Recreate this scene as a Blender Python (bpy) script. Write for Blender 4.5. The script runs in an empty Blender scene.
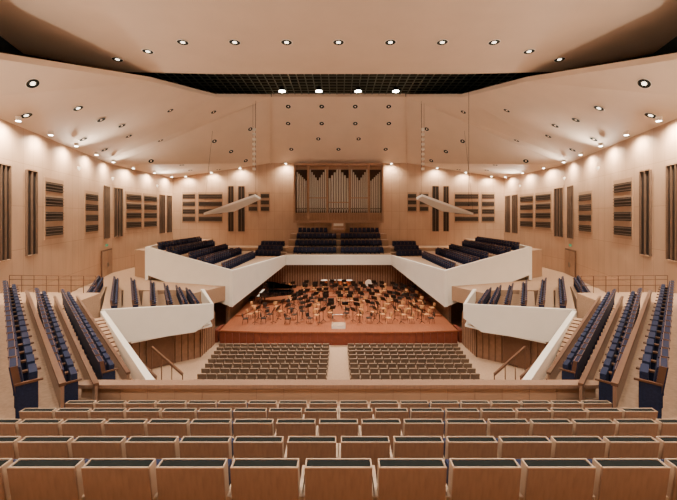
import bpy, math, random
from mathutils import Vector, Matrix
random.seed(4)
C = bpy.context.scene.collection
# ---------------------------------------------------------------- materials
def mat(name, col, rough=0.6, var=0.0, scale=3.0, metal=0.0, emit=0.0, grain=None, spec=0.4, seams=None, seamcol=0.55):
    m = bpy.data.materials.new(name); m.use_nodes = True
    nt = m.node_tree; b = nt.nodes['Principled BSDF']
    b.inputs['Roughness'].default_value = rough
    b.inputs['Metallic'].default_value = metal
    b.inputs['Specular IOR Level'].default_value = spec
    c4 = (*col, 1)
    b.inputs['Base Color'].default_value = c4
    if emit:
        b.inputs['Emission Color'].default_value = c4
        b.inputs['Emission Strength'].default_value = emit
    last = None
    if var:
        tc = nt.nodes.new('ShaderNodeTexCoord'); mp = nt.nodes.new('ShaderNodeMapping')
        nt.links.new(tc.outputs['Object'], mp.inputs[0])
        if grain: mp.inputs['Scale'].default_value = grain
        n = nt.nodes.new('ShaderNodeTexNoise'); n.inputs['Scale'].default_value = scale
        n.inputs['Detail'].default_value = 4
        nt.links.new(mp.outputs[0], n.inputs['Vector'])
        r = nt.nodes.new('ShaderNodeValToRGB')
        r.color_ramp.elements[0].position = .3; r.color_ramp.elements[1].position = .7
        r.color_ramp.elements[0].color = (*[c*(1-var) for c in col], 1)
        r.color_ramp.elements[1].color = (*[min(1, c*(1+var)) for c in col], 1)
        nt.links.new(n.outputs[0], r.inputs[0]); last = r.outputs[0]
        nt.links.new(last, b.inputs['Base Color'])
    if seams:  # brick grid in UV metres
        uv = nt.nodes.new('ShaderNodeUVMap')
        br = nt.nodes.new('ShaderNodeTexBrick')
        br.offset = 0; br.inputs['Scale'].default_value = 1
        br.inputs['Brick Width'].default_value = seams[0]; br.inputs['Row Height'].default_value = seams[1]
        br.inputs['Mortar Size'].default_value = seams[2]; br.inputs['Mortar Smooth'].default_value = .2
        br.inputs['Color1'].default_value = (1, 1, 1, 1); br.inputs['Color2'].default_value = (.95, .94, .93, 1)
        br.inputs['Mortar'].default_value = (seamcol, seamcol*.95, seamcol*.9, 1)
        nt.links.new(uv.outputs[0], br.inputs['Vector'])
        mx = nt.nodes.new('ShaderNodeMix'); mx.data_type = 'RGBA'; mx.blend_type = 'MULTIPLY'
        mx.inputs[0].default_value = 1
        if last: nt.links.new(last, mx.inputs[6])
        else: mx.inputs[6].default_value = c4
        nt.links.new(br.outputs['Color'], mx.inputs[7])
        nt.links.new(mx.outputs[2], b.inputs['Base Color'])
    return m
M_WALL = mat('wall_beech_panel', (.54, .37, .26), .5, .06, 1.2, grain=(1, 1, .3), seams=(1.25, 2.9, .02), seamcol=.72)
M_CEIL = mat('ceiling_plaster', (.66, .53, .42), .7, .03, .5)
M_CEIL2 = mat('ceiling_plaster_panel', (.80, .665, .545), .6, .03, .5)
M_WHITE = mat('white_painted_parapet', (.88, .86, .80), .45, .02, 1)
M_BLACK = mat('black_void', (.006, .012, .012), .9)
M_DARK = mat('dark_slot', (.03, .022, .018), .8)
M_DSLAT = mat('niche_slat_wood', (.13, .08, .055), .6, .1, 3)
M_LSLAT = mat('louvre_slat', (.13, .09, .07), .6)
M_GRID = mat('grid_metal', (.10, .12, .10), .5, metal=.0)
M_CARPET = mat('beige_carpet', (.42, .285, .195), .95, .14, 14)
M_FLOORW = mat('beige_wood_floor', (.42, .28, .19), .6, .12, 4)
M_WOOD = mat('seat_wood', (.31, .195, .135), .36, .12, 5, grain=(6, 6, 1))
M_WOODE = mat('seat_wood_edge', (.56, .43, .32), .35)
M_FAB = mat('seat_fabric_blue', (.012, .020, .062), .85, .25, 30)
M_FABT = mat('seat_fabric_top', (.010, .014, .014), .9, .2, 30, spec=.2)
M_SWOOD = mat('stalls_seat_wood', (.15, .105, .078), .55, .12, 5)
M_SWOOD2 = mat('stalls_seat_edge', (.30, .225, .165), .5)
M_METAL = mat('dark_metal', (.015, .015, .015), .4, metal=.5)
M_STEEL = mat('steel', (.5, .48, .45), .3, metal=1)
M_STAGE = mat('stage_boards', (.27, .088, .042), .35, .2, 2, grain=(8, .6, 1))
M_STAGEF = mat('stage_front_wood', (.17, .040, .022), .45, .15, 3)
M_SLAT = mat('slat_wood', (.28, .16, .10), .5, .15, 3)
M_BROWN = mat('brown_rail_wood', (.14, .07, .042), .4, .1, 5)
M_DOOR = mat('door_wood', (.36, .235, .16), .45, .08, 4)
M_OCH = mat('orchestra_chair_wood', (.56, .28, .12), .4)
M_OCHB = mat('orchestra_chair_black', (.02, .018, .018), .5)
M_PIANO = mat('piano_black', (.006, .006, .007), .08, spec=.6)
M_IVORY = mat('ivory', (.85, .82, .75), .4)
M_PIPE = mat('organ_pipe_tin', (.56, .53, .47), .35, metal=.35)
M_ORG = mat('organ_case_wood', (.40, .25, .165), .45, .08, 4)
M_OBACK = mat('organ_interior_wood', (.06, .034, .024), .7)
M_COPPER = mat('copper', (.75, .35, .18), .25, metal=.9)
M_LENS = mat('lamp_lens', (1.0, .86, .66), emit=5)
M_LENSS = mat('lamp_lens_dim', (1.0, .80, .60), emit=.6)
M_LENSH = mat('lamp_lens_hot', (1.0, .92, .78), emit=45)
M_EXIT = mat('exit_sign', (.1, .4, .25), emit=.2)

# ---------------------------------------------------------------- mesh builder
class MB:
    def __init__(s): s.v = []; s.f = []; s.m = []
    def face(s, pts, m=0):
        i = len(s.v); s.v += [tuple(p) for p in pts]; s.f.append(tuple(range(i, i+len(pts)))); s.m.append(m)
    def box(s, x0, x1, y0, y1, z0, z1, m=0, T=None):
        p = [Vector((x, y, z)) for z in (z0, z1) for y in (y0, y1) for x in (x0, x1)]
        if T: p = [T(q) if callable(T) else T @ q for q in p]
        i = len(s.v); s.v += [tuple(q) for q in p]
        for f in ((0,2,3,1),(4,5,7,6),(0,1,5,4),(2,6,7,3),(0,4,6,2),(1,3,7,5)):
            s.f.append(tuple(i+k for k in f)); s.m.append(m)
    def prism(s, poly, z0, z1, m=0, mtop=None):
        n = len(poly); i = len(s.v)
        zf = (lambda a, k: a[k] if isinstance(a, (list, tuple)) else a)
        s.v += [(p[0], p[1], zf(z0, k)) for k, p in enumerate(poly)] + [(p[0], p[1], zf(z1, k)) for k, p in enumerate(poly)]
        s.f.append(tuple(i+k for k in reversed(range(n)))); s.m.append(m)
        s.f.append(tuple(i+n+k for k in range(n))); s.m.append(m if mtop is None else mtop)
        for k in range(n):
            k2 = (k+1) % n
            s.f.append((i+k, i+k2, i+n+k2, i+n+k)); s.m.append(m)
    def cyl(s, p, q, r0, r1=None, seg=10, m=0, cap=True):
        r1 = r0 if r1 is None else r1
        p = Vector(p); q = Vector(q); d = (q-p).normalized()
        a = d.orthogonal().normalized(); b = d.cross(a); i = len(s.v)
        for c, r in ((p, r0), (q, r1)):
            for k in range(seg):
                t = 2*math.pi*k/seg; s.v.append(tuple(c + a*math.cos(t)*r + b*math.sin(t)*r))
        for k in range(seg):
            k2 = (k+1) % seg; s.f.append((i+k, i+k2, i+seg+k2, i+seg+k)); s.m.append(m)
        if cap:
            s.f.append(tuple(i+k for k in reversed(range(seg)))); s.m.append(m)
            s.f.append(tuple(i+seg+k for k in range(seg))); s.m.append(m)
    def beam(s, p, q, w, h, m=0):
        p = Vector(p); q = Vector(q); d = (q-p).normalized()
        side = d.cross(Vector((0, 0, 1))); side = side.normalized() if side.length > 1e-4 else Vector((1, 0, 0))
        up = side.cross(d).normalized(); i = len(s.v)
        for c in (p, q):
            for a, b in ((-1,-1),(1,-1),(1,1),(-1,1)): s.v.append(tuple(c+side*a*w/2+up*b*h/2))
        for f in ((0,1,2,3),(7,6,5,4),(0,4,5,1),(1,5,6,2),(2,6,7,3),(3,7,4,0)):
            s.f.append(tuple(i+k for k in f)); s.m.append(m)
    def add(s, o, T):
        i = len(s.v); s.v += [tuple(T @ Vector(v)) for v in o.v]
        s.f += [tuple(i+k for k in f) for f in o.f]; s.m += o.m
    def mesh(s, name, mats):
        me = bpy.data.meshes.new(name); me.from_pydata(s.v, [], s.f)
        for m in mats: me.materials.append(m)
        me.polygons.foreach_set('material_index', s.m); me.update(); return me
    def obj(s, name, mats):
        o = bpy.data.objects.new(name, s.mesh(name, mats)); C.objects.link(o); return o
def inst(name, me, loc, rz=0, sc=1, R=None):
    o = bpy.data.objects.new(name, me); C.objects.link(o)
    if R is not None:
        o.matrix_world = Matrix.Translation(loc) @ R.to_4x4() @ Matrix.Scale(sc, 4)
    else:
        o.location = loc; o.rotation_euler = (0, 0, rz); o.scale = (sc,)*3
    return o
def TR(x, y, z, rz=0, sc=1): return Matrix.Translation((x, y, z)) @ Matrix.Rotation(rz, 4, 'Z') @ Matrix.Scale(sc, 4)
def mir(poly, s): return [(p[0]*s, *p[1:]) for p in poly]
SIDES = ((-1, 'left'), (1, 'right'))

# ---------------------------------------------------------------- plan constants
H = 11.0
def wx(d): return (14.37 + .296*d) if d <= 41 else 26.5     # half width of the hall
WT = 16.9
# ---------------------------------------------------------------- walls
def uvwall(name, a, b, z0, z1, m):
    me = bpy.data.meshes.new(name)
    me.from_pydata([(a[0],a[1],z0),(b[0],b[1],z0),(b[0],b[1],z1),(a[0],a[1],z1)], [], [(0,1,2,3)])
    uv = me.uv_layers.new(name='UVMap'); L = math.dist(a, b)
    for i, c in enumerate([(0,z0),(L,z0),(L,z1),(0,z1)]): uv.data[i].uv = c
    me.materials.append(m); o = bpy.data.objects.new(name, me); C.objects.link(o); return o
for s, sd in SIDES:
    uvwall('wall_'+sd, (s*wx(-5), -5), (s*26.5, 41), -.2, WT+.05, M_WALL)
    uvwall('wall_%s_far' % sd, (s*26.5, 41), (s*26.5, 56), -.2, WT+.05, M_WALL)
    u = MB(); u.face([(s*(wx(-5)+.05), -5, WT), (s*26.55, 41, WT), (s*26.55, 41, 28), (s*(wx(-5)+.05), -5, 28)])
    u.face([(s*26.55, 41, WT), (s*26.55, 57, WT), (s*26.55, 57, 28), (s*26.55, 41, 28)])
    u.obj('wall_%s_upper_void' % sd, [M_BLACK])
uvwall('wall_stage_end', (-26.5, 56), (26.5, 56), -.2, 20, M_WALL)
u = MB(); u.face([(-27, 57, 16), (27, 57, 16), (27, 57, 28), (-27, 57, 28)]); u.obj('wall_stage_end_upper_void', [M_BLACK])
uvwall('wall_rear', (-wx(-5), -5), (wx(-5), -5), 5, 22, M_WALL)

def wallT(d, s):
    t = Vector((s*.296, 1, 0)).normalized() if d <= 41 else Vector((0, 1, 0))
    n = Vector((-s*t.y, s*t.x, 0)) if d <= 41 else Vector((-s, 0, 0))
    if n.x*s > 0: n = -n
    return Matrix((( t.x, n.x, 0, s*wx(d)), (t.y, n.y, 0, d), (0, 0, 1, 0), (0, 0, 0, 1)))
backT = Matrix(((1,0,0,0),(0,-1,0,56),(0,0,1,0),(0,0,0,1)))
def slot(M, x0, x1, z0, z1):
    b = MB(); b.box(x0, x1, .005, .03, z0, z1, 0)
    n = max(2, int((x1-x0)/.45))
    for i in range(n+1):
        x = x0+(x1-x0)*i/n; b.box(x-.05, x+.05, .02, .14, z0, z1, 1)
    b.box(x0, x1, .02, .15, z0-.08, z0, 2); b.box(x0, x1, .02, .15, z1, z1+.08, 2)
    o = b.obj('wall_slat_niche', [M_DARK, M_DSLAT, M_WALL]); o.matrix_world = M
def louvre(M, x0, x1, z0, z1, rows=4):
    b = MB(); b.box(x0-.06, x1+.06, .0, .05, z0-.06, z1+.06, 1)
    hh = (z1-z0)/rows
    for r in range(rows):
        a = z0+r*hh+hh*.16; c = z0+(r+1)*hh-hh*.22
        b.box(x0+.05, x1-.05, .05, .06, a, c, 0)
        for k in range(3):
            zz = a+(c-a)*(k+.5)/3; b.box(x0+.05, x1-.05, .06, .14, zz-.03, zz+.03, 2)
    o = b.obj('wall_louvre_panel', [M_DARK, M_WALL, M_LSLAT]); o.matrix_world = M
k1 = math.sqrt(1+.296**2)
for s, sd in SIDES:
    for a, c in ((19.6, 22.2), (24.0, 25.2)): slot(wallT(a, s), 0, (c-a)*k1, 8.2, 14.1)
    slot(wallT(38.3, s), 0, 1.6, 8.4, 14.2); slot(wallT(41.3, s), 0, 1.5, 8.4, 14.2)
    louvre(wallT(26.4, s), 0, 2.9, 9.2, 13.8); louvre(wallT(33.5, s), 0, 3.3, 9.2, 13.3)
    louvre(wallT(43.6, s), 0, 3.4, 9.2, 13.9); louvre(wallT(47.6, s), 0, 3.4, 9.2, 13.9)
    slot(wallT(51.8, s), 0, 1.4, 8.3, 14.0); slot(wallT(54.0, s), 0, 1.4, 8.3, 14.0)
    for a, c in ((182, 195), (198, 222)):
        x0, x1 = sorted((s*(338-a)*.16, s*(338-c)*.16)); louvre(backT, x0, x1, 9.8, 14.6)
    for a, c in ((228, 233), (238, 244)):
        x0, x1 = sorted((s*(338-a)*.16, s*(338-c)*.16)); slot(backT, x0, x1, 8.4, 15.6)
    for a, c in ((248, 257), (260, 269)):
        x0, x1 = sorted((s*(338-a)*.16, s*(338-c)*.16)); louvre(backT, x0, x1, 11.5, 14.6, 3)
    b = MB(); b.box(-.12, 3.1, .01, .12, 4.3, 7.15, 0); b.box(0, 1.47, .12, .16, 4.3, 7.0, 1); b.box(1.51, 2.98, .12, .16, 4.3, 7.0, 1)
    b.box(1.3, 1.36, .16, .22, 5.2, 5.7, 2); b.box(1.62, 1.68, .16, .22, 5.2, 5.7, 2)
    o = b.obj('door_1' if s < 0 else 'door_2', [M_BROWN, M_DOOR, M_STEEL]); o.matrix_world = wallT(37.6, s)
    b = MB(); b.box(0, .6, .02, .12, 7.5, 7.75, 0); o = b.obj('exit_sign', [M_EXIT]); o.matrix_world = wallT(38.8, s)

# ---------------------------------------------------------------- ceiling
b = MB()
near = [(-24, -6), (24, -6), (24, 22.6), (22.5, 23.3), (16.8, 26.9), (9.6, 27.3), (-9.6, 27.3), (-16.8, 26.9), (-22.5, 23.3), (-24, 22.6)]
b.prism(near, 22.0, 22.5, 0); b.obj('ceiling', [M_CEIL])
b = MB(); b.face([(-27, 20, 28), (27, 20, 28), (27, 57, 28), (-27, 57, 28)]); b.obj('ceiling_void', [M_BLACK])
def O(d): return (wx(d), d, WT)
I0 = (9.8, -5, 17.6); I1 = (17.4, 18, 19.0); I2 = (14.5, 27, 21.3); I3 = (13.4, 38, 23.8); I4 = (8.7, 45, 26.2); I5 = (10.9, 56, 19.3)
for s, sd in SIDES:
    b = MB()
    for q in ([O(-5), O(18), I1, I0], [O(18), O(27), I2, I1], [O(27), O(38), I3, I2], [O(38), O(41), I4, I3], [O(41), O(55.98), I5, I4]):
        a, c, d_, e = mir(q, s); b.face([a, c, d_]); b.face([a, d_, e])
    rim = mir([I0, I1, I2, I3, I4], s)
    for p, q in zip(rim, rim[1:]): b.face([p, q, (q[0], q[1], q[2]+.35), (p[0], p[1], p[2]+.35)])
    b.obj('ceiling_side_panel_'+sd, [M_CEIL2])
b = MB(); b.face([(-8.6, 45, 26.2), (8.6, 45, 26.2), (10.8, 55.98, 19.3), (-10.8, 55.98, 19.3)])
b.face([(-8.6, 45, 26.2), (8.6, 45, 26.2), (8.6, 45, 26.6), (-8.6, 45, 26.6)])
for s in (-1, 1):
    b.beam((s*8.65, 44.95, 26.15), (s*10.85, 55.9, 19.25), .12, .12)
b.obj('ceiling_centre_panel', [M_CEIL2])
b = MB()
y = 27.5
while y < 50: b.box(-20, 20, y-.05, y+.05, 26.5, 26.6); y += .9
x = -20
while x <= 20: b.box(x-.05, x+.05, 27.5, 50, 26.5, 26.6); x += .9
b.obj('ceiling_technical_grid', [M_GRID])

def dl_mesh(lens, lr, r=.28):
    b = MB(); seg = 20
    for k in range(seg):
        a0 = 2*math.pi*k/seg; a1 = 2*math.pi*(k+1)/seg
        P = lambda rr, a, z: (rr*math.cos(a), rr*math.sin(a), z)
        b.face([P(r*1.12, a0, -.02), P(r*1.12, a1, -.02), P(r, a1, -.035), P(r, a0, -.035)], 0)
        b.face([P(r, a0, -.035), P(r, a1, -.035), P(r*.1, a1, -.012), P(r*.1, a0, -.012)], 1)
    b.cyl((0, 0, -.013), (0, 0, -.04), r*lr, seg=16, m=2)
    return b.mesh('downlight', [M_WHITE, M_BLACK, lens])
DL = dl_mesh(M_LENS, .4, .34); DLS = dl_mesh(M_LENSS, .25, .33)
def R_from_up(n): return Vector((0, 0, 1)).rotation_difference(Vector(n)).to_matrix()
def spot(name, loc, target, power, angle=80, blend=.6, col=(1, .86, .70), r=.25):
    l = bpy.data.lights.new(name, 'SPOT'); l.energy = power; l.color = col; l.spot_size = math.radians(angle); l.spot_blend = blend; l.shadow_soft_size = r
    o = bpy.data.objects.new(name, l); C.objects.link(o); o.location = loc
    o.rotation_euler = (Vector(target)-Vector(loc)).to_track_quat('-Z', 'Y').to_euler(); return o
KEY = 1.0
for x in (-9.9, -6.6, -3.3, 0, 3.3, 6.6, 9.9):
    inst('added_downlight', DL, (x, 22.25, 22))
    spot('added_downlight_lamp', (x, 22.25, 21.8), (x*1.2, 24, 0), 3200*KEY, 100)
for x, d in ((12.8, 23.5), (15.6, 24.7)):
    for s in (-1, 1): inst('added_downlight', DL, (s*x, d, 22))
for d in (1, 5.5, 10, 16):  # extra rows outside the view, added to light the balcony
    for x in (-12, -7.2, -2.4, 2.4, 7.2, 12):
        inst('added_downlight', DL, (x, d, 22))
        if d in (1, 10): spot('added_downlight_lamp', (x, d, 21.8), (x*1.0, d+2, 0), 2100*KEY, 105)
def tri_n(a, b_, c): return (Vector(b_)-Vector(a)).cross(Vector(c)-Vector(a)).normalized()
def on_tri(q, u, v):
    a, c, d_, e = [Vector(p) for p in q]
    if v <= u: p = a+(c-a)*(u-v)+(d_-a)*v; n = tri_n(a, c, d_)
    else: p = a+(d_-a)*u+(e-a)*(v-u); n = tri_n(a, d_, e)
    if n.z < 0: n = -n
    return p, n
Q = {'a': [O(18), O(27), I2, I1], 'b': [O(27), O(38), I3, I2], 'c': [O(38), O(41), I4, I3], 'd': [O(41), O(55.98), I5, I4]}
for s in (-1, 1):
    for k, pts in (('a', ((.25, .55), (.78, .4), (.5, .12))), ('b', ((.15, .35), (.45, .33), (.75, .3), (.3, .1), (.75, .1), (.7, .65))),
                   ('c', ((.5, .3), (.4, .75))), ('d', ((.15, .2), (.4, .35), (.25, .6), (.5, .7), (.3, .85), (.75, .8), (.7, .3), (.9, .5)))):
        for u_, v_ in pts:
            p, n = on_tri(Q[k], u_, v_); p.x *= s; n.x *= s
            inst('added_downlight', DLS if k != 'a' else DL, p-n*.01, R=R_from_up(n))
pn = tri_n((-8.6, 45, 26.2), (8.6, 45, 26.2), (10.8, 55.98, 19.3)); pn = pn if pn.z > 0 else -pn
for v, xs in ((.12, (-.75, -.25, .25, .75)), (.35, (-.75, -.25, .25, .75)), (.58, (-.3, .3)), (.75, (-.7, 0, .7))):
    for xx in xs:
        inst('added_downlight', DLS, Vector((xx*(8.6+2.2*v), 45+10.98*v, 26.2-6.9*v))-pn*.01, R=R_from_up(pn))
for x in (-6.6, -2.3, 2.3, 6.7):
    b = MB(); b.cyl((0, 0, 0), (0, 0, .5), .42, .25, 14, 0); b.cyl((0, 0, -.02), (0, 0, 0), .38, seg=14, m=1)
    b.box(-.03, .03, -.03, .03, .5, 1.0, 0)
    o = b.obj('stage_spotlight', [M_METAL, M_LENSH]); o.location = (x, 41, 25.5)
    spot('stage_lamp', (x, 40.8, 25.3), (x*.9, 38, 1), 12000*KEY, 68, .7, (1, .87, .70))
WASH = MB(); WASH.cyl((0, 0, 0), (0, 0, .28), .16, seg=12, m=0); WASH.cyl((0, 0, -.02), (0, 0, 0), .13, seg=12, m=1); WASHM = WASH.mesh('washer', [M_WHITE, M_LENSH])
for s in (-1, 1):
    for d in (14, 18, 21.6, 25.4, 29.5, 33.8, 38.5, 43.5, 48.5, 53.5):
        x = s*(wx(d)-1.0)
        inst('wall_washer_light', WASHM, (x, d, WT-.1))
        spot('wall_washer_lamp', (x, d, WT-.25), (s*(wx(d)+.2), d, WT-4), (2600 if d < 24 else 1800)*KEY, 155, .8, (1, .80, .58), .12)
    for x in (24, 20, 15.5, 8.3):
        zc = WT+(26.5-x)*(2.4/15.6) if x > 10.9 else 19.3
        inst('wall_washer_light', WASHM, (s*x, 55, zc-.25))
        spot('wall_washer_lamp', (s*x, 55, zc-.35), (s*x, 56.2, zc-4), 1300*KEY, 155, .8, (1, .80, .58), .12)
# fill lamps added along the walls to brighten the ceiling, not hall fixtures
UP = MB(); UP.cyl((0, 0, 0), (0, 0, .22), .1, .16, 12, 0); UP.cyl((0, 0, .2), (0, 0, .23), .13, seg=12, m=1); UP.box(-.02, .02, -.02, .02, -.12, 0, 0)
UPM = UP.mesh('added_fill', [M_WHITE, M_LENS])
for s in (-1, 1):
    for d in (8, 16, 31.5, 40.2, 50.5):
        x = s*(wx(d)-.35)
        inst('added_ceiling_fill', UPM, (x, d, 7.75 if d < 20 else 15.1))
        z0 = 8.05 if d < 20 else 15.4
        spot('added_ceiling_fill_lamp', (x, d, z0), (s*5, d-(0 if d < 20 else 4), 24), (3400 if d < 20 else 2600)*KEY, 125, .9, (1, .86, .70), .2)

# ---------------------------------------------------------------- floors / tiers
b = MB(); b.face([(-27, -6, -.02), (27, -6, -.02), (27, 57, -.02), (-27, 57, -.02)]); b.obj('floor', [M_FLOORW])
fz = lambda d: .107*(29-d)
b = MB(); b.prism([(-14.5, 10), (14.5, 10), (14.5, 22), (10.9, 26), (10.4, 29.4), (-10.4, 29.4), (-10.9, 26), (-14.5, 22)], -.01,
                  [fz(10), fz(10), fz(22), fz(26), .0, .0, fz(26), fz(22)], 0); b.obj('floor_stalls', [M_CARPET])

def seat_tpl():
    b = MB()
    sh = lambda q: Vector((q.x, q.y-.14*(q.z-.3), q.z))
    b.box(-.25, .25, -.03, -.012, .16, .86, 0, sh)
    b.box(-.25, -.238, -.012, .075, .30, .86, 3, sh); b.box(.238, .25, -.012, .075, .30, .86, 3, sh)
    b.box(-.25, .25, -.0301, -.018, .848, .865, 3, sh)
    b.box(-.25, .25, .063, .075, .848, .862, 3, sh)
    b.box(-.238, .238, -.012, .063, .30, .852, 2, sh)
    b.box(-.23, .23, .063, .10, .36, .83, 1, sh)
    b.box(-.215, .215, .13, .22, .34, .70, 1)
    b.box(-.205, .205, .22, .235, .35, .69, 0)
    for s in (-1, 1):
        x0, x1 = sorted((s*.252, s*.272))
        b.box(x0, x1, -.03, .24, .0, .56, 0); b.box(x0-.012, x1+.012, -.04, .30, .56, .592, 3)
    return b
SEAT = seat_tpl()
SM = [M_WOOD, M_FAB, M_FABT, M_WOODE]
SMB = [M_FAB, M_FAB, M_FAB, M_BROWN]
SEATM = SEAT.mesh('theatre_seat', SM)
def seat_row(name, p, q, z, face, mats=SMB, pitch=.56, sc=1):
    p = Vector(p).to_2d(); q = Vector(q).to_2d(); L = (q-p).length; n = max(1, int(L/pitch)); d = (q-p).normalized()
    rz = math.atan2(-face[0], face[1]); b = MB()
    for i in range(n):
        c = p+d*(i+.5)*L/n; b.add(SEAT, TR(c.x, c.y, z, rz, sc))
    return b.obj(name, mats)
rows = [(2.58, 1.86), (3.56, 2.31), (4.47, 2.66), (5.38, 3.02), (6.28, 3.38)]
counts = [13, 14, 17, 18, 18]
steps = MB()
steps.box(-7, 7, -5, 1.2, 7.6, 8.75, 0); steps.box(-7, 7, 1.2, 2.3, 7.6, 8.6, 0)
for i, (d, h) in enumerate(rows):
    z = H-h-.86; d1 = rows[i+1][0]-.13 if i < 4 else 7.95
    hw = 7 if i < 3 else 4.95
    steps.box(-hw, hw, d-.13 if i else 2.3, d1, 5.6, z, 0)
    n = counts[i]
    for k in range(n):
        o = inst('theatre_seat', SEATM, ((k-(n-1)/2)*.548, d+.03+.07, z+.001))
        md = o.modifiers.new('b', 'BEVEL'); md.width = .005; md.segments = 2
steps.obj('floor_balcony_steps', [M_CARPET])
b = MB(); b.box(-5.85, 5.85, 7.96, 8.10, 5.5, 7.08, 0); b.box(-5.9, 5.9, 7.9, 8.16, 7.08, 7.16, 1)
for i in range(-9, 10): b.box(i*.62-.008, i*.62+.008, 7.95, 7.96, 6.5, 7.08, 1)
b.obj('balcony_front_parapet', [M_WALL, M_WOOD])
for s, sd in SIDES:
    A = [(-5.35, 5.85), (-12.9, 13.6)]; B = [(-5.75, 7.3), (-13.4, 15.6)]; Cc = [(-6.3, 9.4), (-14.7, 18.7)]
    n = Vector((.73, .685)); fl = MB(); pan = MB()
    for idx, (ln, hz) in enumerate(((A, 2.6), (B, 3.3), (Cc, 4.0))):
        z = H-hz-.86
        pa = [Vector(q)+n*.55 for q in ln]; pb = [Vector(q)-n*.55 for q in ln]
        poly = mir([pb[0], pa[0], pa[1], pb[1]], -s); fl.prism(poly, 4.0, z)
        seat_row('theatre_seat_row', (ln[0][0]*-s, ln[0][1]), (ln[1][0]*-s, ln[1][1]), z+.002, (-n.x*s, n.y), pitch=.60, sc=1.08)
        p0 = Vector(ln[0])+n*.58; p1 = Vector(ln[1])+n*.58
        pan.beam((p0.x*-s, p0.y, z+.05), (p1.x*-s, p1.y, z+.05), .05, .7, 0)
        pan.beam((p0.x*-s, p0.y, z+.43), (p1.x*-s, p1.y, z+.43), .10, .06, 1)
    fl.prism(mir([(-5.6, 5.2), (-12.9, 13.0), (-18.2, 13.0), (-14, -1), (-6.9, -1)], -s), 4.0, 7.9)
    fl.prism(mir([(-5.9, 9.5), (-14.4, 19.1), (-14.6, 21.2), (-6.6, 12.2), (-5.9, 11.5)], -s), 3.6, 4.45)
    # stair flight with nosings on the lowest gangway
    c0 = Vector((-6.6, 10.7)); c1 = Vector((-14.2, 19.9)); L = (c1-c0).length; dd = (c1-c0).normalized()
    for k in range(int(L/.62)):
        c = c0+dd*(k+.5)*.62; zz = 4.46+.035*k
        q4 = [c-n*.35-dd*.3, c+n*.72-dd*.3, c+n*.72+dd*.3, c-n*.35+dd*.3]
        fl.prism(mir([tuple(v) for v in q4], -s), 4.4, zz, 0)
        q4 = [c-n*.35-dd*.31, c+n*.72-dd*.31, c+n*.72-dd*.25, c-n*.35-dd*.25]
        fl.prism(mir([tuple(v) for v in q4], -s), zz-.03, zz+.012, 1)
    fl.prism(mir([(-12.9, 13.0), (-13.0, 14.2), (-13.8, 16.0), (-14.4, 19.1), (-14.7, 21.6), (-20.8, 21.9), (-18.2, 13)], -s), 3.6, 6.2)
    fl.obj('floor_side_balcony_'+sd, [M_CARPET, M_BROWN])
    pan.obj('side_balcony_rail_panels', [M_WOOD, M_BROWN])
    b = MB(); b.beam((-6.3*-s, 11.95, 4.6), (-14.3*-s, 21.2, 4.6), .24, 1.2)
    b.obj('side_balcony_parapet', [M_WHITE])
    b = MB()
    for zz in (6.65, 7.0, 7.25): b.cyl((-14.9*-s, 21.5, zz), (-20.4*-s, 21.7, zz), .02, seg=6)
    for k in range(8):
        x = 14.9+5.5*k/7; b.cyl((s*x, 21.5+.2*k/7, 6.2), (s*x, 21.5+.2*k/7, 7.25), .02, seg=6)
    b.obj('metal_guard_rail', [M_BROWN])
ter = [((-15.4, 21.0), (-20.6, 30.2), 5.7), ((-14.3, 22.1), (-19.8, 31.0), 5.5), ((-13.4, 22.9), (-18.5, 31.3), 5.33), ((-12.6, 23.6), (-16.6, 31.0), 5.15), ((-11.8, 24.3), (-15.2, 30.6), 4.97),
       ((-11.0, 24.9), (-14.1, 30.5), 4.82), ((-10.35, 25.4), (-13.1, 30.2), 4.68)]
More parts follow.
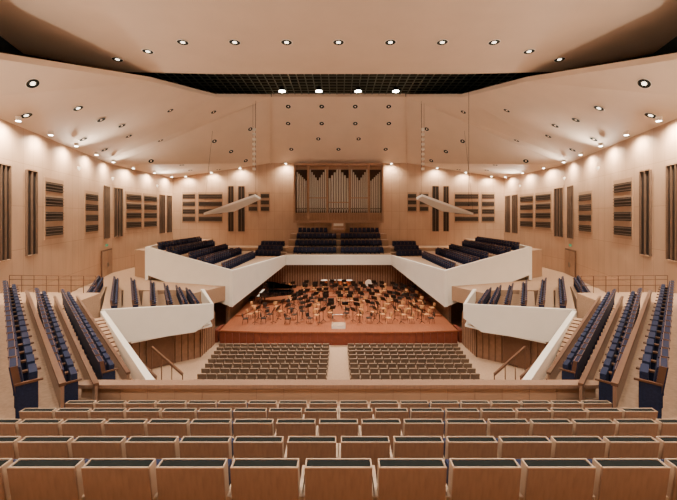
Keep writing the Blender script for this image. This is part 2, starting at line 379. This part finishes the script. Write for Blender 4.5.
for s, sd in SIDES:
    fl = MB()
    for i, (p, q, zt) in enumerate(ter):
        z = zt-.86; d = (Vector(q)-Vector(p)).normalized(); nn = Vector((d.y, -d.x))
        if nn.x < 0: nn = -nn
        P = Vector(p); Qv = Vector(q)
        if i:
            P2 = P-d*.3
            fl.prism(mir([P2-nn*.62, P2+nn*.5, Qv+nn*.5, Qv-nn*.62], -s), 2.9, z)
        else: fl.prism(mir([P-nn*1.2, P+nn*.5, Qv+nn*.5, Qv-nn*1.5], -s), 2.9, z)
        seat_row('theatre_seat_row', (p[0]*-s, p[1]), (q[0]*-s, q[1]), z+.002, (-nn.x*s, nn.y), pitch=.62, sc=1.12)
    fl.prism(mir([(-12.5, 30.2), (-10.6, 33.5), (-19.6, 36.5), (-21, 48), (-26.4, 48), (-26.4, 41), (-20.8, 22), (-18.5, 24.5), (-20.9, 31.3), (-14, 31.5)], -s), 2.9, 4.25)
    fl.obj('floor_side_terrace_'+sd, [M_CARPET])
    b = MB()
    Ap = Vector((-14.5, 21.4)); Bp = Vector((-9.2, 25.8)); dn = (Bp-Ap).normalized(); nb = Vector((-dn.y, dn.x))*.22
    f1 = [(Ap, 5.2), (Bp, 4.45), (Bp, 3.4), (Ap+dn*((Bp-Ap).length*.81), 2.65), (Ap+dn*1.35, 2.9), (Ap, 4.9)]
    fr = [(p.x*-s, p.y, z) for p, z in f1]; bk = [((p+nb).x*-s, (p+nb).y, z) for p, z in f1]
    b.face(fr); b.face(bk[::-1])
    for k in range(6): k2 = (k+1) % 6; b.face([fr[k], fr[k2], bk[k2], bk[k]])
    b.prism(mir([(-9.2, 25.8), (-9.45, 25.9), (-12.2, 31.0), (-11.9, 31.0)], -s), [3.4, 3.4, 3.4, 3.4], [4.45]*4)
    b.prism(mir([(-13.3, 22.45), (-10.2, 25.0), (-9.35, 25.9), (-11.9, 31), (-13.5, 31), (-16, 25)], -s), 2.75, 2.88)
    b.obj('side_terrace_parapet', [M_WHITE])
    b = MB()
    wl = [(-15, 21.9), (-13.9, 22.7), (-10.4, 26.4), (-10.6, 30.0)]
    for p, q in zip(wl, wl[1:]):
        p = Vector(p); q = Vector(q); b.prism(mir([p, q, q+Vector((-.2, .1)), p+Vector((-.2, .1))], -s), -.1, 2.74, 0)
        L = (q-p).length; k = int(L/.45)
        for i in range(k+1):
            c = p+(q-p)*i/max(1, k); b.cyl((c.x*-s, c.y-.03, 0), (c.x*-s, c.y-.03, 2.72), .035, seg=6, m=1)
    b.obj('wall_stalls_'+sd, [M_SLAT, M_BROWN])
    b = MB(); b.prism(mir([(-12.9, 23.5), (-11.7, 24.77), (-11.63, 24.7), (-12.83, 23.43)], -s), .6, 2.6, 0)
    b.obj('door_3' if s < 0 else 'door_4', [M_BROWN])
    b = MB()
    for off in (0, 1.3):
        b.beam((s*(12.6-off), 20.8+off*.3, 3.0), (s*(10.2-off), 19.6+off*.3, 1.9), .09, .14, 0)
        for t in (0, .33, .66, 1):
            x = 12.6-off-2.4*t; yy = 20.8+off*.3-1.2*t; b.cyl((s*x, yy, .8), (s*x, yy, 3.0-1.1*t), .03, seg=6, m=0)
    b.obj('stair_handrail', [M_BROWN])
for bs in (-1, 1):
    for i in range(10):
        d = 18.4+.95*i; w = 7.9+.155*(d-18.4)
        x0, x1 = sorted((bs*.68, bs*w))
        seat_row('stalls_seat_row', (x0, d), (x1, d), fz(d)+.03, (0, 1), [M_SWOOD, M_SWOOD, M_SWOOD2, M_SWOOD2], .56)

# ---------------------------------------------------------------- stage
b = MB()
b.prism([(-10.2, 30), (-6, 29.6), (6, 29.6), (10.2, 30), (10.4, 47.3), (-10.4, 47.3)], 0.0, 1.1, 1, 0)
for i in range(-16, 17): b.box(i*.6-.02, i*.6+.02, 29.55, 29.62, .05, 1.0, 1)
b.prism([(-10.25, 29.95), (-6, 29.52), (6, 29.52), (10.25, 29.95), (10.2, 30.1), (6, 29.7), (-6, 29.7), (-10.2, 30.1)], 1.02, 1.13, 0)
b.obj('stage_platform', [M_STAGE, M_STAGEF])
RIS = ((9.6, 1.22), (12.2, 1.38))
def arc(r, a0, a1, cy, n=24, cl=10.1, yl=47.1):
    pts = [(r*math.cos(math.radians(a0+(a1-a0)*k/n)), cy+r*math.sin(math.radians(a0+(a1-a0)*k/n))) for k in range(n+1)]
    return [(max(-cl, min(cl, x)), min(yl, y)) for x, y in pts]
b = MB(); zprev = 1.101
for r, z in RIS:
    inner = [p for p in arc(r, 10, 170, 32.5) if abs(p[0]) < 10.05 and p[1] < 47]
    poly = inner+[(-10.1, max(inner[-1][1], 33)), (-10.1, 47.2), (10.1, 47.2), (10.1, max(inner[0][1], 33))]
    b.prism(poly, zprev, z); zprev = z
b.obj('stage_riser', [M_STAGE])
for s in (-1, 1):
    b = MB()
    for k in range(5):
        x0, x1 = sorted((s*(10.4+.28*k), s*(10.4+.28*(k+1)))); b.box(x0, x1, 30.2, 31.8, 0, 1.05-.2*k)
    b.obj('stage_steps', [M_STAGEF])
def zst(x, y):
    r = math.hypot(x, y-32.5); z = 1.101
    for rr, zz in RIS:
        if r > rr+.1 and y > 33.2: z = zz
    return z
b = MB(); b.box(-10.7, 10.7, 47.45, 47.6, 0, 4.29, 1)
x = -10.5
while x <= 10.5: b.box(x-.07, x+.07, 47.32, 47.46, 1.1, 4.28, 0); x += .34
for s in (-1, 1):
    x0, x1 = sorted((s*10.65, s*10.8)); b.box(x0, x1, 33.6, 47.5, 0, 2.5, 1)
    yy = 33.8
    while yy < 47.2:
        x0, x1 = sorted((s*10.5, s*10.65)); b.box(x0, x1, yy-.06, yy+.06, .0, 2.5, 0); yy += .3
b.obj('stage_slat_wall', [M_SLAT, M_BROWN])
b = MB()
V2 = (-7.1, 47.0); V1 = (-10.0, 33.0); L0 = (-19.6, 36.0)
def band(a, c, za, zc, ba, bc, th=.3, out=(0, 1)):
    o = Vector(out)*th
    p = [(a[0], a[1]), (c[0], c[1]), (c[0]+o.x, c[1]+o.y), (a[0]+o.x, a[1]+o.y)]
    b.prism(p, [ba, bc, bc, ba], [za, zc, zc, za])
band(V2, (7.1, 47.0), 5.6, 5.6, 4.3, 4.3)
for s in (-1, 1):
    m = lambda p: (p[0]*-s, p[1])
    band(m(V1), m(V2), 5.75, 5.6, 2.35, 4.3, .3, (s*1, 0))
    band(m(L0), m(V1), 7.7, 5.75, 4.8, 2.3)
    band(m(L0), m((-21.4, 47)), 7.7, 7.7, 4.3, 4.3, .3, (s*1, 0))
    P1 = (V1[0]*-s, V1[1], 2.35); P2 = (V2[0]*-s, V2[1], 4.3)
    b.face([P1, P2, (s*10.6, 47.3, 4.3), (s*10.7, 33.2, 2.6)])
b.obj('upper_gallery_parapet', [M_WHITE])
for s, sd in SIDES:
    fl = MB()
    for i in range(5):
        x = 11.5+1.9*i; zt = 6.2+.46*i; z = zt-.86; d0 = 34.2+.62*i; d1 = 46.2+.35*i
        if i == 0: fl.prism(mir([(10.4, 33.5), (x+.95, 33.9), (x+.95, 48), (7.6, 47.6)], s), 4.3, z)
        else: fl.prism(mir([(x-.95, d0-.2), (x+.95, d0+.3), (x+.95, 50), (x-.95, 50)], s), 4.2, z)
        seat_row('theatre_seat_row', (s*x, d0+.3), (s*(x-.3), d1), z+.002, (-s, .1), pitch=.6, sc=1.08)
        if i % 2: seat_row('theatre_seat_row', (s*(x+.85), d0+.6), (s*(x+.55), d1), z+.002, (-s, .1), pitch=.6, sc=1.02)
    fl.prism(mir([(20.1, 37), (22.4, 38.5), (22.4, 55.9), (20.1, 55.9)], s), 4.2, 7.2, 1, 0)
    fl.obj('floor_upper_gallery_'+sd, [M_CARPET, M_WALL])
fl = MB()
for i, (d, zt) in enumerate(((48.6, 6.45), (50.5, 7.3), (52.4, 8.2), (54.3, 9.0))):
    z = zt-.9
    fl.box(-7.4, 7.4, d-.6, 55.98, 4.2, z)
    for s in (-1, 1):
        segs = ((.3, 6.3),) if i < 3 else ((1.7, 6.3),)
        for a, c in segs:
            for off in ((0, .85) if i < 3 else (0,)):
                seat_row('choir_seat_row', (s*a, d+.3+off), (s*c, d+.3+off), z+.002, (0, -1), pitch=.6, sc=1.08)
    if i < 3:
        for s in (-1, 1):
            fl.prism(mir([(7.4, d-.6), (11.4, d-.2), (20.2, d+.5), (20.2, 55.98), (7.4, 55.98)], s), 4.2, 5.1+.5*i)
            for off in (0, .8):
                seat_row('choir_seat_row', (s*8.2, d+.3+off), (s*11.8, d+.9+off), 5.102+.5*i, (-s*.15, -1), pitch=.6, sc=1.08)
fl.obj('floor_choir_steps', [M_CARPET])
b = MB(); b.box(-1.1, 1.1, 0, .3, 0, 1.15, 0); b.box(-1.0, 1.0, -.35, 0, .6, .72, 0); b.box(-.8, .8, -.33, -.02, .72, .76, 1)
b.box(-1.0, 1.0, .05, .28, 1.15, 1.7, 0); b.box(-.75, .75, .02, .05, 1.2, 1.6, 1); b.box(-.7, .7, -1.0, -.7, .42, .5, 0)
for x in (-.62, .62): b.box(x-.05, x+.05, -.98, -.72, 0, .42, 0)
for x in (-.9, .9): b.box(x-.05, x+.05, -.33, -.25, 0, .6, 0)
o = b.obj('organ_console', [M_ORG, M_IVORY]); o.location = (0, 54.2, 8.102)

# ---------------------------------------------------------------- pipe organ
b = MB()
zb, zt = 9.9, 18.9
b.box(-6.9, 6.9, 55.6, 55.95, zb, zt, 1)
for x in (-6.9, -4.75, -1.75, 1.75, 4.75, 6.9): b.box(x-.14, x+.14, 54.7, 55.7, zb, zt, 0)
b.box(-7.04, 7.04, 54.6, 55.8, zt-.15, zt+.15, 0); b.box(-7.04, 7.04, 54.6, 55.8, zb-.1, zb+.2, 0)
b.box(-6.9, 6.9, 54.9, 55.1, zb+.2, zb+1.3, 0)
i = -6.7
while i < 6.8: b.box(i-.04, i+.04, 54.82, 54.9, zb+.25, zb+1.25, 2); i += .24
b.box(-6.9, 6.9, 54.75, 55.6, zb+1.3, zb+1.45, 0)
def pipe(x, y, z0, L, r):
    b.cyl((x, y, z0), (x, y, z0+.5), r*.3, r, 10, 3); b.cyl((x, y, z0+.5), (x, y, z0+.5+L), r, seg=10, m=3)
    b.box(x-r*.5, x+r*.5, y-r*1.05, y-r*.8, z0+.55, z0+.75, 1)
def bank(x0, x1, n, f, r, y=54.95, z0=zb+1.45):
    for k in range(n):
        t = (k+.5)/n; pipe(x0+(x1-x0)*t, y, z0, f(t), r)
bank(-4.6, -1.9, 9, lambda t: 4.6+1.9*abs(2*t-1), .105)
bank(1.9, 4.6, 9, lambda t: 4.6+1.9*abs(2*t-1), .105)
bank(-1.6, 1.6, 8, lambda t: 6.5-1.8*abs(2*t-1), .15)
bank(-6.6, -4.95, 6, lambda t: 6.0-1.6*t, .095); bank(4.95, 6.6, 6, lambda t: 4.4+1.6*t, .095)
for x in (-3.25, 3.25):
    b.box(x-1.45, x+1.45, 54.7, 54.8, zb+3.7, zb+3.85, 0)
b.box(-1.6, 1.6, 54.65, 54.75, zb+3.0, zb+3.15, 0)
for x0, x1 in ((-6.75, -4.9), (-4.6, -1.9), (-1.6, 1.6), (1.9, 4.6), (4.9, 6.75)):
    b.box(x0, x1, 55.2, 55.3, zb+8.25, zb+8.8, 0)
b.obj('pipe_organ', [M_ORG, M_OBACK, M_SLAT, M_PIPE])

# ---------------------------------------------------------------- suspended reflectors / speakers
for s in (-1, 1):
    b = MB()
    p = [(-15.6, 40.5, 11.0), (-10.0, 42.0, 13.25), (-9.7, 43.6, 12.95), (-13.0, 43.8, 11.45)]
    f = mir(p, -s); g = [(x, y, z+.25) for x, y, z in f]; b.face(f); b.face(g[::-1])
    for k in range(4): k2 = (k+1) % 4; b.face([f[k], f[k2], g[k2], g[k]])
    b.cyl(Vector(g[1])+Vector((0, .3, 0)), (g[1][0], 42.3, 24.8), .015, seg=5, m=1); b.cyl(g[0], (g[0][0]*.95, 41.2, 20.9), .015, seg=5, m=1)
    b.obj('suspended_acoustic_reflector', [M_WHITE, M_METAL])
    b = MB()
    for k in range(9): b.box(-.18, .18, -.18, .18, -.62*k-.3, -.62*k, 0)
    for x in (-.16, .16): b.cyl((x, 0, -5.2), (x, 0, 3.1), .015, seg=5, m=1)
    o = b.obj('line_array_loudspeaker', [M_IVORY, M_METAL]); o.location = (s*10.6, 44, 21.9)
b = MB(); b.cyl((13.4, 36, 12), (13.4, 36, 26.5), .02, seg=5); b.cyl((13.4, 36, 11.9), (13.4, 36, 12.1), .08, seg=8); b.obj('microphone_cable', [M_METAL])

# ---------------------------------------------------------------- orchestra furniture
b = MB()
b.box(-.24, .24, -.22, .22, .44, .49, 0)
sh = lambda q: Vector((q.x, q.y-.18*(q.z-.5), q.z))
b.box(-.23, .23, -.25, -.21, .62, .92, 0, sh)
for x in (-.2, .2):
    b.cyl((x, .19, .44), (x*1.1, .22, 0), .016, seg=6, m=1); b.cyl((x, -.21, .85), (x, -.2, .44), .016, seg=6, m=1); b.cyl((x, -.2, .44), (x*1.1, -.26, 0), .016, seg=6, m=1)
OC = b.mesh('orchestra_chair', [M_OCH, M_METAL])
OC2 = b.mesh('orchestra_chair_dark', [M_OCHB, M_METAL])
b = MB()
b.cyl((0, 0, 0.1), (0, 0, 1.05), .03, seg=6)
for k in range(3):
    a = k*2.094; b.cyl((0, 0, .18), (.3*math.cos(a), .3*math.sin(a), 0.01), .02, seg=5)
T = Matrix.Translation((0, 0, 1.12)) @ Matrix.Rotation(math.radians(-28), 4, 'X')
b.box(-.31, .31, -.012, .012, -.17, .28, 0, T); b.box(-.31, .31, -.06, .0, -.18, -.165, 0, T)
MS = b.mesh('music_stand', [M_METAL])
b2 = MB(); b2.v = list(b.v); b2.f = list(b.f); b2.m = list(b.m); b2.box(-.2, .2, -.022, -.013, -.12, .2, 1, T)
MS2 = b2.mesh('music_stand_score', [M_METAL, M_IVORY])
rnd = random.Random(7)
for ri, r in enumerate((2.4, 4.0, 5.6, 7.2, 8.8, 10.6, 12.6, 14.2)):
    amax = (88, 90, 90, 90, 84, 62, 50, 40)[ri]
    xs = 1.2 if ri < 5 else 1.08
    n = int(2*math.radians(amax)*r*1.08/1.28)
    for k in range(n):
        a = math.radians(-amax+2*amax*(k+.5)/n)+rnd.uniform(-.03, .03); rr = r+rnd.uniform(-.2, .2)
        x = rr*math.sin(a)*xs; y = 31.4+rr*math.cos(a)
        if abs(x) > 9.5 or y > 45.7 or y < 30.8 or (x < -5.9 and 37.0 < y < 42.4): continue
        inst('orchestra_chair', OC if rnd.random() < .62 else OC2, (x, y, zst(x, y)+.004), math.atan2(x, -(y-31.5))+rnd.uniform(-.25, .25))
        if k % 4 != 3 or r > 8:
            x2 = x*(1-.74/rr); y2 = max(30.5, 31.3+(y-31.3)*(1-.74/rr))
            inst('music_stand', MS if rnd.random() < .8 else MS2, (x2, y2, zst(x2, y2)+.004), math.atan2(x2, -(y2-31.5))+rnd.uniform(-.2, .2))
b = MB(); b.box(-.6, .6, -.55, .55, 0, .22, 0); b.box(-.58, .58, -.53, .53, .22, .24, 2)
for x in (-.55, .55): b.cyl((x, -.5, .22), (x, -.5, 1.2), .02, seg=6, m=1)
b.cyl((-.55, -.5, 1.2), (.55, -.5, 1.2), .02, seg=6, m=1)
o = b.obj('conductor_podium', [M_IVORY, M_STEEL, M_CARPET]); o.location = (0, 31.0, 1.105)
b = MB()
out = [(-.75, -1.0), (.75, -1.0), (.75, -.2), (.62, .25), (.35, .55), (.2, 1.0), (.0, 1.45), (-.35, 1.6), (-.65, 1.45), (-.75, 1.1)]
b.prism(out, .66, 1.0, 0)
# lid hinged on the straight bass side; mesh y is the string direction
hinge = -.75
lv = []
for x, y in out:
    if y < -.5: y = -.55
    t = x-hinge; lv.append((hinge+t*math.cos(.6), y, 1.02+t*math.sin(.6)))
b.face(lv); b.face([(x, y, z+.03) for x, y, z in reversed(lv)])
b.cyl((.55, .1, 1.0), (.3, .1, 1.7), .015, seg=5)
b.box(-.68, .68, -1.02, -.85, .98, 1.02, 1); b.box(-.75, .75, -1.25, -1.0, .62, .72, 0); b.box(-.64, .64, -1.23, -1.03, .72, .735, 1)
for x, y in ((-.6, -.85), (.6, -.85), (-.3, 1.2)): b.cyl((x, y, .66), (x, y, 0.0), .07, .045, 8, 0)
b.box(-.35, .35, -1.95, -1.6, .42, .5, 0)
for x in (-.3, .3):
    for y in (-1.9, -1.65): b.box(x-.025, x+.025, y-.025, y+.025, 0, .42, 0)
# mirror across x so the hinge is up-stage when the keyboard is at the left
b.v = [(-x, y, z) for x, y, z in b.v]
b.v = [(-x, y, z) for x, y, z in b.v]
o = b.obj('grand_piano', [M_PIANO, M_IVORY]); o.rotation_euler = (0, 0, math.radians(-90)); o.scale = (1.35,)*3
o.location = (-7.3, 39.3, 1.106)
b = MB(); b.cyl((0, 0, .3), (0, 0, .5), .2, .34, 16, 0); b.cyl((0, 0, .5), (0, 0, .82), .34, .38, 16, 0); b.cyl((0, 0, .82), (0, 0, .85), .39, seg=16, m=1)
for k in range(4): a = k*1.571+.4; b.cyl((.3*math.cos(a), .3*math.sin(a), 0), (.36*math.cos(a), .36*math.sin(a), .8), .018, seg=5, m=2)
TM = b.mesh('timpani', [M_COPPER, M_IVORY, M_METAL])
for k in range(4): inst('timpani', TM, (-1.9+k*1.1, 46.6-.1*abs(k-1.5), 1.385), sc=1.15)
b = MB()
b.cyl((0, -.2, .5), (0, .2, .5), .42, seg=20, m=0); b.cyl((0, -.21, .5), (0, -.2, .5), .4, seg=20, m=1)
for x in (-.35, .35): b.box(x-.03, x+.03, -.2, .2, 0, .3, 2)
o = b.obj('bass_drum', [M_COPPER, M_IVORY, M_METAL]); o.location = (4.0, 46.6, 1.385); o.scale = (1.2,)*3

# ---------------------------------------------------------------- world + camera
w = bpy.data.worlds.new('World'); bpy.context.scene.world = w; w.use_nodes = True
w.node_tree.nodes['Background'].inputs[0].default_value = (.9, .8, .7, 1); w.node_tree.nodes['Background'].inputs[1].default_value = .1
cam = bpy.data.cameras.new('Camera'); cam.sensor_width = 36; cam.lens = 350/677*36; cam.shift_y = -35/677; cam.clip_end = 200
co = bpy.data.objects.new('Camera', cam); C.objects.link(co); co.location = (0, 0, H); co.rotation_euler = (math.radians(90), 0, 0)
bpy.context.scene.camera = co
